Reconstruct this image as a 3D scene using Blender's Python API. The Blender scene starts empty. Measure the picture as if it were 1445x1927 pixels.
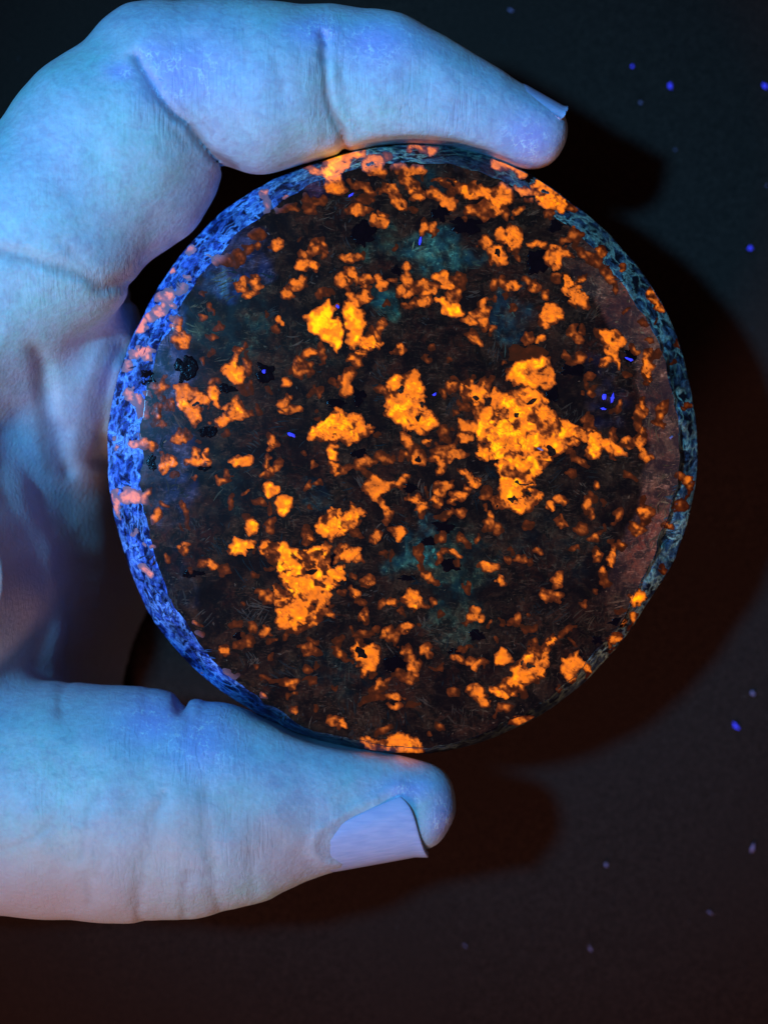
import bpy, math, random
import numpy as np

# ------------------------------------------------------------------ camera, world, lamps
S = 0.001                       # all modelling below is in millimetres
TABLE = 32.0                    # the stone's face is 32 mm above the table cloth
CAMH = 220.0                    # camera height above the stone's face
PXMM = 20.0                     # photo pixels per mm on the stone's face
rng = np.random.default_rng(7)
random.seed(7)
scene = bpy.context.scene
C = scene.collection

def W(x, y, z):
    return (x * S, y * S, (z + TABLE) * S)

cam_d = bpy.data.cameras.new('camera')
cam = bpy.data.objects.new('camera', cam_d)
C.objects.link(cam)
cam.location = W(0, 0, CAMH)
cam_d.sensor_fit = 'VERTICAL'
cam_d.sensor_height = 24.0
cam_d.lens = 24.0 * CAMH / (1927 / PXMM)
cam_d.clip_start = 0.005
cam_d.clip_end = 20.0
cam_d.dof.use_dof = True
cam_d.dof.focus_distance = CAMH * S
cam_d.dof.aperture_fstop = 13.0
scene.camera = cam

world = bpy.data.worlds.new('World')
scene.world = world
world.use_nodes = True
bg = world.node_tree.nodes['Background']
bg.inputs[0].default_value = (1.0, 0.66, 0.62, 1)      # dim, warm dark room
bg.inputs[1].default_value = 0.050

def lamp(name, loc, target, size, power, col, spot=None):
    if spot:
        d = bpy.data.lights.new(name, 'SPOT'); d.spot_size = math.radians(spot); d.spot_blend = 1.0
        d.shadow_soft_size = size * S
    else:
        d = bpy.data.lights.new(name, 'AREA'); d.shape = 'DISK'; d.size = size * S
    d.energy = power; d.color = col
    o = bpy.data.objects.new(name, d); C.objects.link(o)
    o.location = W(*loc)
    from mathutils import Vector
    v = Vector(W(*target)) - Vector(W(*loc))
    o.rotation_euler = v.to_track_quat('-Z', 'Y').to_euler()
    return o

lamp('ultraviolet_torch', (-165, 45, 400), (-9, 15, 0), 15, 11.4, (0.065, 0.43, 0.94), spot=21)
lamp('room_lamp', (-130, -330, 270), (-20, -30, 0), 120, 0.70, (1.0, 0.62, 0.54))

scene.view_settings.view_transform = 'Standard'
scene.view_settings.look = 'None'
scene.view_settings.exposure = 0
scene.view_settings.gamma = 1
scene.render.engine = 'CYCLES'
scene.cycles.max_bounces = 4
scene.cycles.use_adaptive_sampling = True
scene.cycles.adaptive_threshold = 0.02
scene.cycles.use_denoising = True

# ------------------------------------------------------------------ helpers
def P(px, py, z=0.0):
    """photo position of a point z mm above the stone's face -> mm"""
    k = (CAMH - z) / CAMH / PXMM
    return np.array([(px - 722.5) * k, (963.5 - py) * k, z])

def mesh(name, verts, faces, mat, parent=None, smooth=True, cols=None):
    me = bpy.data.meshes.new(name)
    v = np.asarray(verts, float) * S
    v = v.copy(); v[:, 2] += TABLE * S
    me.from_pydata(v.tolist(), [], [list(map(int, f)) for f in faces])
    if cols:
        for k, c in cols.items():
            a = me.color_attributes.new(k, 'FLOAT_COLOR', 'POINT')
            c = np.asarray(c, np.float32)
            if c.ndim == 1:
                c = np.stack([c, c, c], 1)
            a.data.foreach_set('color', np.concatenate([c, np.ones((len(c), 1), np.float32)], 1).ravel())
    me.materials.append(mat)
    if smooth:
        me.polygons.foreach_set('use_smooth', [True] * len(me.polygons))
    me.update()
    o = bpy.data.objects.new(name, me); C.objects.link(o)
    if parent:
        o.parent = parent
    return o

_LAT = {}
def lattice_noise(x, y, scale, seed):
    if seed not in _LAT:
        _LAT[seed] = np.random.default_rng(seed).random((257, 257))
    r = _LAT[seed]
    u = np.asarray(x, float) / scale; v = np.asarray(y, float) / scale
    i = np.floor(u).astype(int); j = np.floor(v).astype(int)
    f = u - i; g = v - j
    f = f * f * (3 - 2 * f); g = g * g * (3 - 2 * g)
    i %= 256; j %= 256
    return ((r[i, j] * (1 - f) + r[i + 1, j] * f) * (1 - g) + (r[i, j + 1] * (1 - f) + r[i + 1, j + 1] * f) * g) * 2 - 1

def fbm(x, y, scale, seed, n=3):
    t = 0; a = 1
    for k in range(n):
        t = t + a * lattice_noise(x, y, scale / 2 ** k, seed + k); a *= 0.55
    return t

def worley(x, y, scale, seed):
    r = np.random.default_rng(seed).random((256, 256, 2))
    u = x / scale; v = y / scale
    i0 = np.floor(u).astype(int); j0 = np.floor(v).astype(int)
    f1 = np.full(u.shape, 9.0); f2 = f1.copy(); cid = np.zeros(u.shape)
    for a in (-1, 0, 1):
        for b in (-1, 0, 1):
            q = r[(i0 + a) % 256, (j0 + b) % 256]
            d = np.hypot(i0 + a + q[..., 0] - u, j0 + b + q[..., 1] - v)
            m = d < f1
            f2 = np.where(m, f1, np.minimum(f2, d)); cid = np.where(m, q[..., 0], cid); f1 = np.where(m, d, f1)
    return f1, f2, cid

def sstep(a, b, x):
    t = np.clip((x - a) / (b - a), 0, 1)
    return t * t * (3 - 2 * t)

# ------------------------------------------------------------------ materials
class N:
    def __init__(self, name):
        self.m = bpy.data.materials.new(name); self.m.use_nodes = True
        self.t = self.m.node_tree; self.b = self.t.nodes['Principled BSDF']
    def new(self, kind, **kw):
        n = self.t.nodes.new(kind)
        for k, v in kw.items():
            if k in n.inputs: n.inputs[k].default_value = v
            else: setattr(n, k, v)
        return n
    def link(self, a, b): self.t.links.new(a, b)
    def set(self, **kw):
        for k, v in kw.items(): self.b.inputs[k.replace('_', ' ')].default_value = v
    def coords(self, scale=1000.0, stretch=(1, 1, 1), rot=(0, 0, 0)):
        tc = self.new('ShaderNodeTexCoord'); mp = self.new('ShaderNodeMapping')
        mp.inputs['Scale'].default_value = [scale * s for s in stretch]
        mp.inputs['Rotation'].default_value = rot
        self.link(tc.outputs['Object'], mp.inputs['Vector'])
        return mp.outputs[0]
    def noise(self, co, scale, detail=3, rough=0.55, dist=0.0):
        n = self.new('ShaderNodeTexNoise'); n.inputs['Scale'].default_value = scale
        n.inputs['Detail'].default_value = detail; n.inputs['Roughness'].default_value = rough
        n.inputs['Distortion'].default_value = dist
        self.link(co, n.inputs['Vector']); return n.outputs['Fac']
    def ramp(self, fac, stops):
        r = self.new('ShaderNodeValToRGB'); e = r.color_ramp.elements
        while len(e) < len(stops): e.new(0.5)
        for el, (p, c) in zip(e, stops):
            el.position = p
            el.color = (*(c if isinstance(c, tuple) else (c, c, c)), 1)
        self.link(fac, r.inputs['Fac']); return r.outputs['Color']
    def mix(self, fac, a, b, mode='MIX'):
        n = self.new('ShaderNodeMix', data_type='RGBA', blend_type=mode)
        for s, v in ((0, fac), (6, a), (7, b)):
            if isinstance(v, (int, float)): n.inputs[s].default_value = v
            elif isinstance(v, tuple): n.inputs[s].default_value = (*v, 1)
            else: self.link(v, n.inputs[s])
        return n.outputs[2]
    def math(self, op, a, b=0.0):
        n = self.new('ShaderNodeMath', operation=op)
        for s, v in ((0, a), (1, b)):
            if isinstance(v, (int, float)): n.inputs[s].default_value = v
            else: self.link(v, n.inputs[s])
        return n.outputs[0]
    def attr(self, name): return self.new('ShaderNodeAttribute', attribute_name=name).outputs['Color']
    def bump(self, h, strength, dist):
        n = self.new('ShaderNodeBump'); n.inputs['Strength'].default_value = strength
        n.inputs['Distance'].default_value = dist * S
        self.link(h, n.inputs['Height']); self.link(n.outputs[0], self.b.inputs['Normal']); return n

# dark cloth
m = N('dark_cloth'); co = m.coords()
n1 = m.noise(co, 0.06, 3); n2 = m.noise(co, 2.2, 4, .7); n3 = m.noise(co, 5.5, 2, .6)
c = m.mix(n1, (0.026, 0.0125, 0.0092), (0.035, 0.0165, 0.0120))
c = m.mix(m.ramp(n2, [(0.3, 0.45), (0.7, 1.0)]), (0.012, 0.007, 0.006), c)
c = m.mix(m.ramp(n3, [(0.42, 0.0), (0.68, 0.75)]), c, (0.072, 0.034, 0.025))
m.link(c, m.b.inputs['Base Color']); m.set(Roughness=0.9); m.b.inputs['Specular IOR Level'].default_value = 0.02
m.bump(n2, 0.6, 0.25)
M_CLOTH = m.m

# skin
m = N('skin'); co = m.coords()
big = m.noise(co, 0.09, 3, .5); mid = m.noise(co, 0.45, 4, .6); fine = m.noise(co, 2.6, 2, .6)
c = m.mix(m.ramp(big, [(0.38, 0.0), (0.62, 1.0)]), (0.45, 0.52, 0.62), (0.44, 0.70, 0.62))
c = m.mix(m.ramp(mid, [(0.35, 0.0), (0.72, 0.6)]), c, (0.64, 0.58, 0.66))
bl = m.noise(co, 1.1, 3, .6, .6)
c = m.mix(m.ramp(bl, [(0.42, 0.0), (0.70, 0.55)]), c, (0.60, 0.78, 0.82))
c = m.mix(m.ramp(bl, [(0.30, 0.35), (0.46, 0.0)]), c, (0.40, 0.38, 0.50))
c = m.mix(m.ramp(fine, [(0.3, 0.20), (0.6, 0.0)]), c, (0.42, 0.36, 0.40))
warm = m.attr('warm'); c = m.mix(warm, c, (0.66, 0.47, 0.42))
crease = m.attr('crease'); c = m.mix(m.math('MULTIPLY', crease, 0.75), c, (0.30, 0.19, 0.17))  # shade of the creases painted into the skin colour
flake = m.attr('flake')
vor = m.new('ShaderNodeTexVoronoi', feature='DISTANCE_TO_EDGE'); vor.inputs['Scale'].default_value = 1.35
vco = m.coords(1000, (1.0, 0.75, 1)); nz = m.new('ShaderNodeTexNoise'); nz.inputs['Scale'].default_value = 1.3
m.link(vco, nz.inputs['Vector']); vadd = m.new('ShaderNodeVectorMath', operation='ADD')
vs = m.new('ShaderNodeVectorMath', operation='SCALE'); vs.inputs['Scale'].default_value = 1.6
m.link(nz.outputs['Color'], vs.inputs[0]); m.link(vco, vadd.inputs[0]); m.link(vs.outputs[0], vadd.inputs[1])
m.link(vadd.outputs[0], vor.inputs['Vector'])
edge = m.ramp(vor.outputs['Distance'], [(0.02, 1.0), (0.10, 0.0)])
gate = m.ramp(m.noise(co, 0.9, 4, .7), [(0.46, 0.0), (0.62, 0.85)])
fl = m.math('MULTIPLY', m.math('MULTIPLY', edge, gate), flake)
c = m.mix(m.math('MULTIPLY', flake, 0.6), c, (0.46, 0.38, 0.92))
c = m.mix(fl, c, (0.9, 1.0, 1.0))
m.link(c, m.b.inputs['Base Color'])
m.set(Roughness=0.5); m.b.inputs['Specular IOR Level'].default_value = 0.35
m.b.inputs['Subsurface Weight'].default_value = 0.22
m.b.inputs['Subsurface Radius'].default_value = (1.6, 0.7, 0.45)
m.b.inputs['Subsurface Scale'].default_value = S
lines = m.ramp(m.noise(m.coords(1000, (2.6, 0.22, 0.8)), 1.0, 2, .5, .5), [(0.40, 0.0), (0.50, 1.0)])
lmask = m.math('MULTIPLY', m.ramp(m.noise(co, 0.17, 2), [(0.40, 0.15), (0.62, 1.0)]), m.math('ADD', m.attr('wrinkle'), 0.22))
hl = m.mix(lmask, (1, 1, 1), lines)
pores = m.new('ShaderNodeTexVoronoi'); pores.inputs['Scale'].default_value = 1.9; m.link(co, pores.inputs['Vector'])
h = m.mix(0.26, m.mix(0.4, m.mix(0.35, fine, pores.outputs['Distance']), mid), hl)
m.bump(h, 0.42, 0.38)
M_SKIN = m.m

# nail
m = N('nail'); co = m.coords()
rd = m.noise(m.coords(1000, (0.25, 3.0, 3.0)), 1.0, 2)
c = m.mix(m.ramp(rd, [(0.3, 0.0), (0.7, 1.0)]), (0.46, 0.50, 0.74), (0.60, 0.60, 0.82))
m.link(c, m.b.inputs['Base Color']); m.set(Roughness=0.2)
m.b.inputs['Subsurface Weight'].default_value = 0.15; m.b.inputs['Subsurface Scale'].default_value = S
m.bump(rd, 0.15, 0.1)
M_NAIL = m.m

# polished dark stone
m = N('dark_stone'); co = m.coords()
big = m.noise(co, 0.16, 4, .6, .4); mid = m.noise(co, 0.7, 4, .65, .6); fine = m.noise(co, 3.0, 4, .7)
c = m.mix(m.ramp(big, [(0.38, 0.0), (0.62, 1.0)]), (0.085, 0.013, 0.006), (0.075, 0.024, 0.011))
v = m.new('ShaderNodeTexVoronoi'); v.inputs['Scale'].default_value = 0.75; m.link(co, v.inputs['Vector'])
c = m.mix(m.ramp(v.outputs['Color'], [(0.45, 0.0), (0.85, 0.75)]), c, (0.036, 0.011, 0.006))
c = m.mix(m.ramp(mid, [(0.42, 0.95), (0.55, 0.0)]), c, (0.014, 0.006, 0.004))
wv = m.noise(m.coords(1000, (0.9, 2.4, 1), (0, 0, .7)), 0.8, 4, .6, 2.5)
wv2 = m.noise(m.coords(1000, (2.2, 0.8, 1), (0, 0, .4)), 0.8, 4, .6, 2.5)
c = m.mix(m.ramp(wv, [(0.55, 0.0), (0.68, 0.65)]), c, (0.20, 0.062, 0.030))
c = m.mix(m.ramp(wv2, [(0.57, 0.0), (0.70, 0.6)]), c, (0.15, 0.060, 0.028))
c = m.mix(m.ramp(fine, [(0.35, 0.7), (0.55, 0.0)]), c, (0.018, 0.008, 0.006))
cl = m.noise(co, 0.30, 4, .65, .8); c = m.mix(m.ramp(cl, [(0.40, 0.85), (0.58, 0.0)]), c, (0.010, 0.004, 0.004))
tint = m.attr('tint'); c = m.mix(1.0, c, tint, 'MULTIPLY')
m.link(c, m.b.inputs['Base Color']); m.set(Roughness=0.16); m.b.inputs['Specular IOR Level'].default_value = 0.12
m.bump(m.mix(.5, mid, fine), 0.12, 0.04)
M_STONE = m.m

# ground, unpolished rim
m = N('ground_rim'); co = m.coords()
nz = m.new('ShaderNodeTexNoise'); nz.inputs['Scale'].default_value = 0.8; m.link(co, nz.inputs['Vector'])
vs = m.new('ShaderNodeVectorMath', operation='SCALE'); vs.inputs['Scale'].default_value = 2.4
va = m.new('ShaderNodeVectorMath', operation='ADD'); m.link(nz.outputs['Color'], vs.inputs[0]); m.link(co, va.inputs[0]); m.link(vs.outputs[0], va.inputs[1])
v = m.new('ShaderNodeTexVoronoi', feature='DISTANCE_TO_EDGE'); v.inputs['Scale'].default_value = 0.62; m.link(va.outputs[0], v.inputs['Vector'])
vein = m.ramp(v.outputs['Distance'], [(0.02, 1.0), (0.16, 0.0)])
gate = m.ramp(m.noise(co, 0.35, 3, .6), [(0.36, 0.0), (0.54, 1.0)])
mid = m.noise(co, 0.6, 5, .68, .9); fine = m.noise(co, 3.2, 4, .7)
c = m.ramp(mid, [(0.43, (0.010, 0.012, 0.03)), (0.52, (0.08, 0.14, 0.36)), (0.64, (0.30, 0.46, 0.85))])
c = m.mix(m.math('MULTIPLY', vein, gate), c, (0.55, 0.80, 1.0))
c = m.mix(m.ramp(fine, [(0.35, 0.6), (0.6, 0.0)]), c, (0.01, 0.012, 0.02))
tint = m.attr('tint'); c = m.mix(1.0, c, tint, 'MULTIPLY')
m.link(c, m.b.inputs['Base Color']); m.set(Roughness=0.42)
m.b.inputs['Specular Tint'].default_value = (0.35, 0.35, 1.0, 1)
m.bump(m.mix(.5, mid, fine), 0.8, 0.4)
M_RIM = m.m

# fluorescent crystal
m = N('fluorescent_crystal'); co = m.coords()
g = m.attr('glow'); body = m.attr('body')
n1 = m.noise(co, 1.1, 4, .65, .4); n2 = m.noise(co, 3.6, 3, .6)
k = m.math('MULTIPLY', m.ramp(n1, [(0.30, 0.74), (0.60, 1.12)]), m.ramp(n2, [(0.3, 0.85), (0.62, 1.05)]))
gg = m.mix(1.0, g, m.mix(1.0, (1, 1, 1), k, 'MULTIPLY'), 'MULTIPLY')
m.link(gg, m.b.inputs['Emission Color']); m.b.inputs['Emission Strength'].default_value = 1.12
m.link(body, m.b.inputs['Base Color']); m.set(Roughness=0.16); m.b.inputs['Specular IOR Level'].default_value = 0.08
m.bump(n1, 0.15, 0.1)
m.m.cycles.emission_sampling = 'NONE'
M_CRYSTAL = m.m

def plain(name, attr=None, col=(0.01, 0.01, 0.01), rough=0.5, spec=0.3, emit=0.0):
    m = N(name); co = m.coords(); n = m.noise(co, 2.0, 3, .6)
    if attr:
        c = m.mix(m.ramp(n, [(0.3, 0.45), (0.65, 1.0)]), (0.01, 0.007, 0.006), m.attr(attr))
    else:
        c = m.mix(n, tuple(x * 0.5 for x in col), tuple(x * 1.5 for x in col))
    m.link(c, m.b.inputs['Base Color']); m.set(Roughness=rough); m.b.inputs['Specular IOR Level'].default_value = spec
    if emit:
        m.link(c, m.b.inputs['Emission Color']); m.b.inputs['Emission Strength'].default_value = emit
    m.bump(n, .3, .1)
    return m.m
M_FIBRE = plain('pale_fibre', 'tint', rough=0.5, spec=0.1)
M_GRAIN = plain('black_mineral', None, (0.008, 0.003, 0.004), 0.12, 0.05)
M_LINT = plain('fluorescent_lint', None, (0.06, 0.06, 0.9), 0.8, 0.1, emit=0.55)
M_DUST = plain('dust', None, (0.10, 0.075, 0.075), 0.9, 0.05)
M_LINT_DIM = plain('dim_lint', None, (0.30, 0.20, 0.36), 0.8, 0.1, emit=0.05)

# ------------------------------------------------------------------ the setting: dark cloth
n = 60
gx = np.linspace(-150, 150, n); gy = np.linspace(-150, 150, n)
X, Y = np.meshgrid(gx, gy)
Z = -TABLE + fbm(X + 500, Y + 500, 60, 3) * 0.25
idx = np.arange(n * n).reshape(n, n)
F = np.stack([idx[:-1, :-1], idx[:-1, 1:], idx[1:, 1:], idx[1:, :-1]], -1).reshape(-1, 4)
o = mesh('table_cloth', np.stack([X, Y, Z], -1).reshape(-1, 3), F, M_CLOTH)
o['kind'] = 'structure'; o['label'] = 'plain dark brown cloth spread beneath the hand'

# ------------------------------------------------------------------ stone disc: shape
CX, CY = 760.0, 845.0
OUT = [(203, 830), (212, 950), (240, 1055), (290, 1170), (372, 1262), (470, 1335), (580, 1386), (690, 1412), (800, 1418),
       (900, 1398), (1005, 1352), (1110, 1272), (1212, 1140), (1270, 1050), (1300, 950), (1312, 860), (1305, 770),
       (1284, 670), (1245, 570), (1165, 462), (1082, 388), (990, 325), (890, 285), (780, 270), (680, 281), (580, 312),
       (480, 356), (400, 415), (330, 495), (265, 605), (222, 715)]
INN = [(268, 830), (272, 950), (292, 1050), (335, 1150), (405, 1240), (490, 1318), (590, 1372), (695, 1400), (800, 1404),
       (895, 1384), (995, 1338), (1090, 1258), (1180, 1140), (1228, 1040), (1262, 940), (1276, 850), (1270, 760),
       (1240, 660), (1195, 570), (1120, 478), (1050, 412), (970, 355), (885, 318), (780, 302), (690, 312), (595, 345),
       (505, 395), (435, 455), (372, 530), (315, 630), (280, 730)]
def polar(pts, jag=0.0):
    p = np.array(pts, float); a = np.arctan2(-(p[:, 1] - CY), p[:, 0] - CX); r = np.hypot(p[:, 0] - CX, p[:, 1] - CY)
    k = np.argsort(a); a = a[k]; r = r[k]
    a = np.concatenate([a - 2 * np.pi, a, a + 2 * np.pi]); r = np.concatenate([r, r, r])
    def f(th):
        t = np.mod(th + np.pi, 2 * np.pi) - np.pi
        q = 0
        for d, w in ((-.06, .25), (0, .5), (.06, .25)):
            q = q + w * np.interp(t + d, a, r)
        if jag:
            q = q + jag * (fbm(900 + 560 * np.cos(t), 900 + 560 * np.sin(t), 55, 21, 3))
        return q
    return f
R_OUT, R_IN = polar(OUT, 1.2), polar(INN, 5.0)

def stone_z(px, py):
    """height (mm) of the stone's upper surface at photo position"""
    dx = np.asarray(px, float) - CX; dy = CY - np.asarray(py, float)
    th = np.arctan2(dy, dx); r = np.hypot(dx, dy)
    ri, ro = R_IN(th), R_OUT(th)
    right = np.clip(np.cos(th + 0.05), 0, 1) ** 1.5
    zf = 0.7 * (1 - (r / ri) ** 2) - 0.5
    zf = zf - right * 1.3 * sstep(0.84, 1.0, r / ri)
    t = np.clip((r - ri) / (ro - ri), 0, 1)
    zb = -0.5 - right * 1.3 - (4.6 - 2.6 * right) * t ** 1.25 - 0.7 * right * sstep(0, .18, t)
    rough = (0.10 + 0.5 * right) * fbm(dx + 900, dy + 900, 34, 11) * sstep(0, .15, t) * (1 - .5 * t)
    return np.where(r < ri, zf, zb + rough)

stone = bpy.data.objects.new('stone_disc', None); C.objects.link(stone)
stone.empty_display_size = 0.01
stone['label'] = 'round dark stone disc with glowing orange crystals held between finger and thumb'
stone['category'] = 'stone'

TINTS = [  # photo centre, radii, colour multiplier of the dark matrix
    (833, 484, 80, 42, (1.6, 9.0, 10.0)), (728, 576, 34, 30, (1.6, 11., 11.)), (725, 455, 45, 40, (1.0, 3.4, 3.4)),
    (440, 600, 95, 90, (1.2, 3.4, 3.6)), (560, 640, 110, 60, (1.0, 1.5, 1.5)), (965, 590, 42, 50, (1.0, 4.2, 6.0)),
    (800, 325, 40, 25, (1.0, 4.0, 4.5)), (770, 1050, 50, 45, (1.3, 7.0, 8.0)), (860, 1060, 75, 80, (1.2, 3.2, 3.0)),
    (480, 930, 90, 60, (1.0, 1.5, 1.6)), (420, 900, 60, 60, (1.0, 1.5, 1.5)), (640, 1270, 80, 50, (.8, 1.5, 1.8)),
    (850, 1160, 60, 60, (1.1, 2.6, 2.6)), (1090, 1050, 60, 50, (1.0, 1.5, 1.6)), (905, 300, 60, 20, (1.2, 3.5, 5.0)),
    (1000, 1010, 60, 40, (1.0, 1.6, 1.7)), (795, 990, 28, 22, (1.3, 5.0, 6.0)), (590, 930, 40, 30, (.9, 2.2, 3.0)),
    (320, 640, 55, 120, (2.2, 5.0, 16.0)), (320, 880, 45, 110, (1.8, 3.4, 10.0)), (430, 480, 75, 70, (2.0, 4.4, 14.0)),  # from here, left and upper left: violet lamp haze painted into the colour
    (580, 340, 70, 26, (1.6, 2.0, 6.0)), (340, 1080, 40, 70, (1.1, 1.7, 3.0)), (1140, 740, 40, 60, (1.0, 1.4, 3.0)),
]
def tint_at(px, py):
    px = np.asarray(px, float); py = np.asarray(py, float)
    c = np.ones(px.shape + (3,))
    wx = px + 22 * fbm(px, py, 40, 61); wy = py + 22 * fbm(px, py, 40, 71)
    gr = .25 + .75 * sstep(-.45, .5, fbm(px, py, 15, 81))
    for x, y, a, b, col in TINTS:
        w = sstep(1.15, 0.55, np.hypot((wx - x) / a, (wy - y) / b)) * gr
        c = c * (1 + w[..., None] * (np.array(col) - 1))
    # warm reflection on the right bevel, painted in as a pinkish brown band
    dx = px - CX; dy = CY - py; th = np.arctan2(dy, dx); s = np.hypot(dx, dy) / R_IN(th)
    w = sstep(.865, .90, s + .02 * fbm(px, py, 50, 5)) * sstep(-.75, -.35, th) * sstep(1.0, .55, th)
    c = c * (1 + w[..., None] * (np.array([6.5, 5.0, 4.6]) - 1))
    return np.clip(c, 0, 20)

def ring_mesh(name, rad, nth, mat, parent, tint):
    th = np.linspace(0, 2 * np.pi, nth, endpoint=False)
    V, T = [], []
    for f, kind in rad:
        ri, ro = R_IN(th), R_OUT(th)
        r = f * ri if kind == 'f' else ri + (ro - ri) * f
        px = CX + r * np.cos(th); py = CY - r * np.sin(th)
        if kind == 'w':        # the vertical wall and the back: f is depth
            q = {-7.5: 1.0, -9.5: 0.985, -11.0: 0.93, -11.2: 0.0}[f]
            r = ro * q; px = CX + r * np.cos(th); py = CY - r * np.sin(th); z = np.full(nth, f)
        else:
            z = stone_z(px, py)
        kz = (CAMH - np.maximum(z, -5.1)) / CAMH / PXMM
        V.append(np.stack([(px - 722.5) * kz, (963.5 - py) * kz, z], 1)); T.append(tint(px, py))
    nr = len(V); V = np.concatenate(V); T = np.concatenate(T)
    i = np.arange(nth); j = (i + 1) % nth
    F = np.concatenate([np.stack([k * nth + i, (k + 1) * nth + i, (k + 1) * nth + j, k * nth + j], 1) for k in range(nr - 1)])
    return mesh(name, V, F, mat, parent, cols={'tint': T})

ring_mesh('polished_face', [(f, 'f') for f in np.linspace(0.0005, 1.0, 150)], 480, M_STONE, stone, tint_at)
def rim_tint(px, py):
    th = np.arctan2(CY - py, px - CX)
    left = sstep(-0.1, -0.75, np.cos(th))  # left rim: the lamp's blue reflection painted into the colour
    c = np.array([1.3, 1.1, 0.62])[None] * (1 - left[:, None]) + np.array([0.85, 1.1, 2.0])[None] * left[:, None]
    bot = sstep(-.72, -.9, np.sin(th))  # shade along the bottom rim painted in as a darker tone
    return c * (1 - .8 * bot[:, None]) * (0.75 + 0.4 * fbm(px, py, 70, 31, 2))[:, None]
ring_mesh('ground_rim', [(f, 'b') for f in np.linspace(0.0, 1.0, 26)] + [(d, 'w') for d in (-7.5, -9.5, -11.0, -11.2)], 900, M_RIM, stone, rim_tint)

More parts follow.
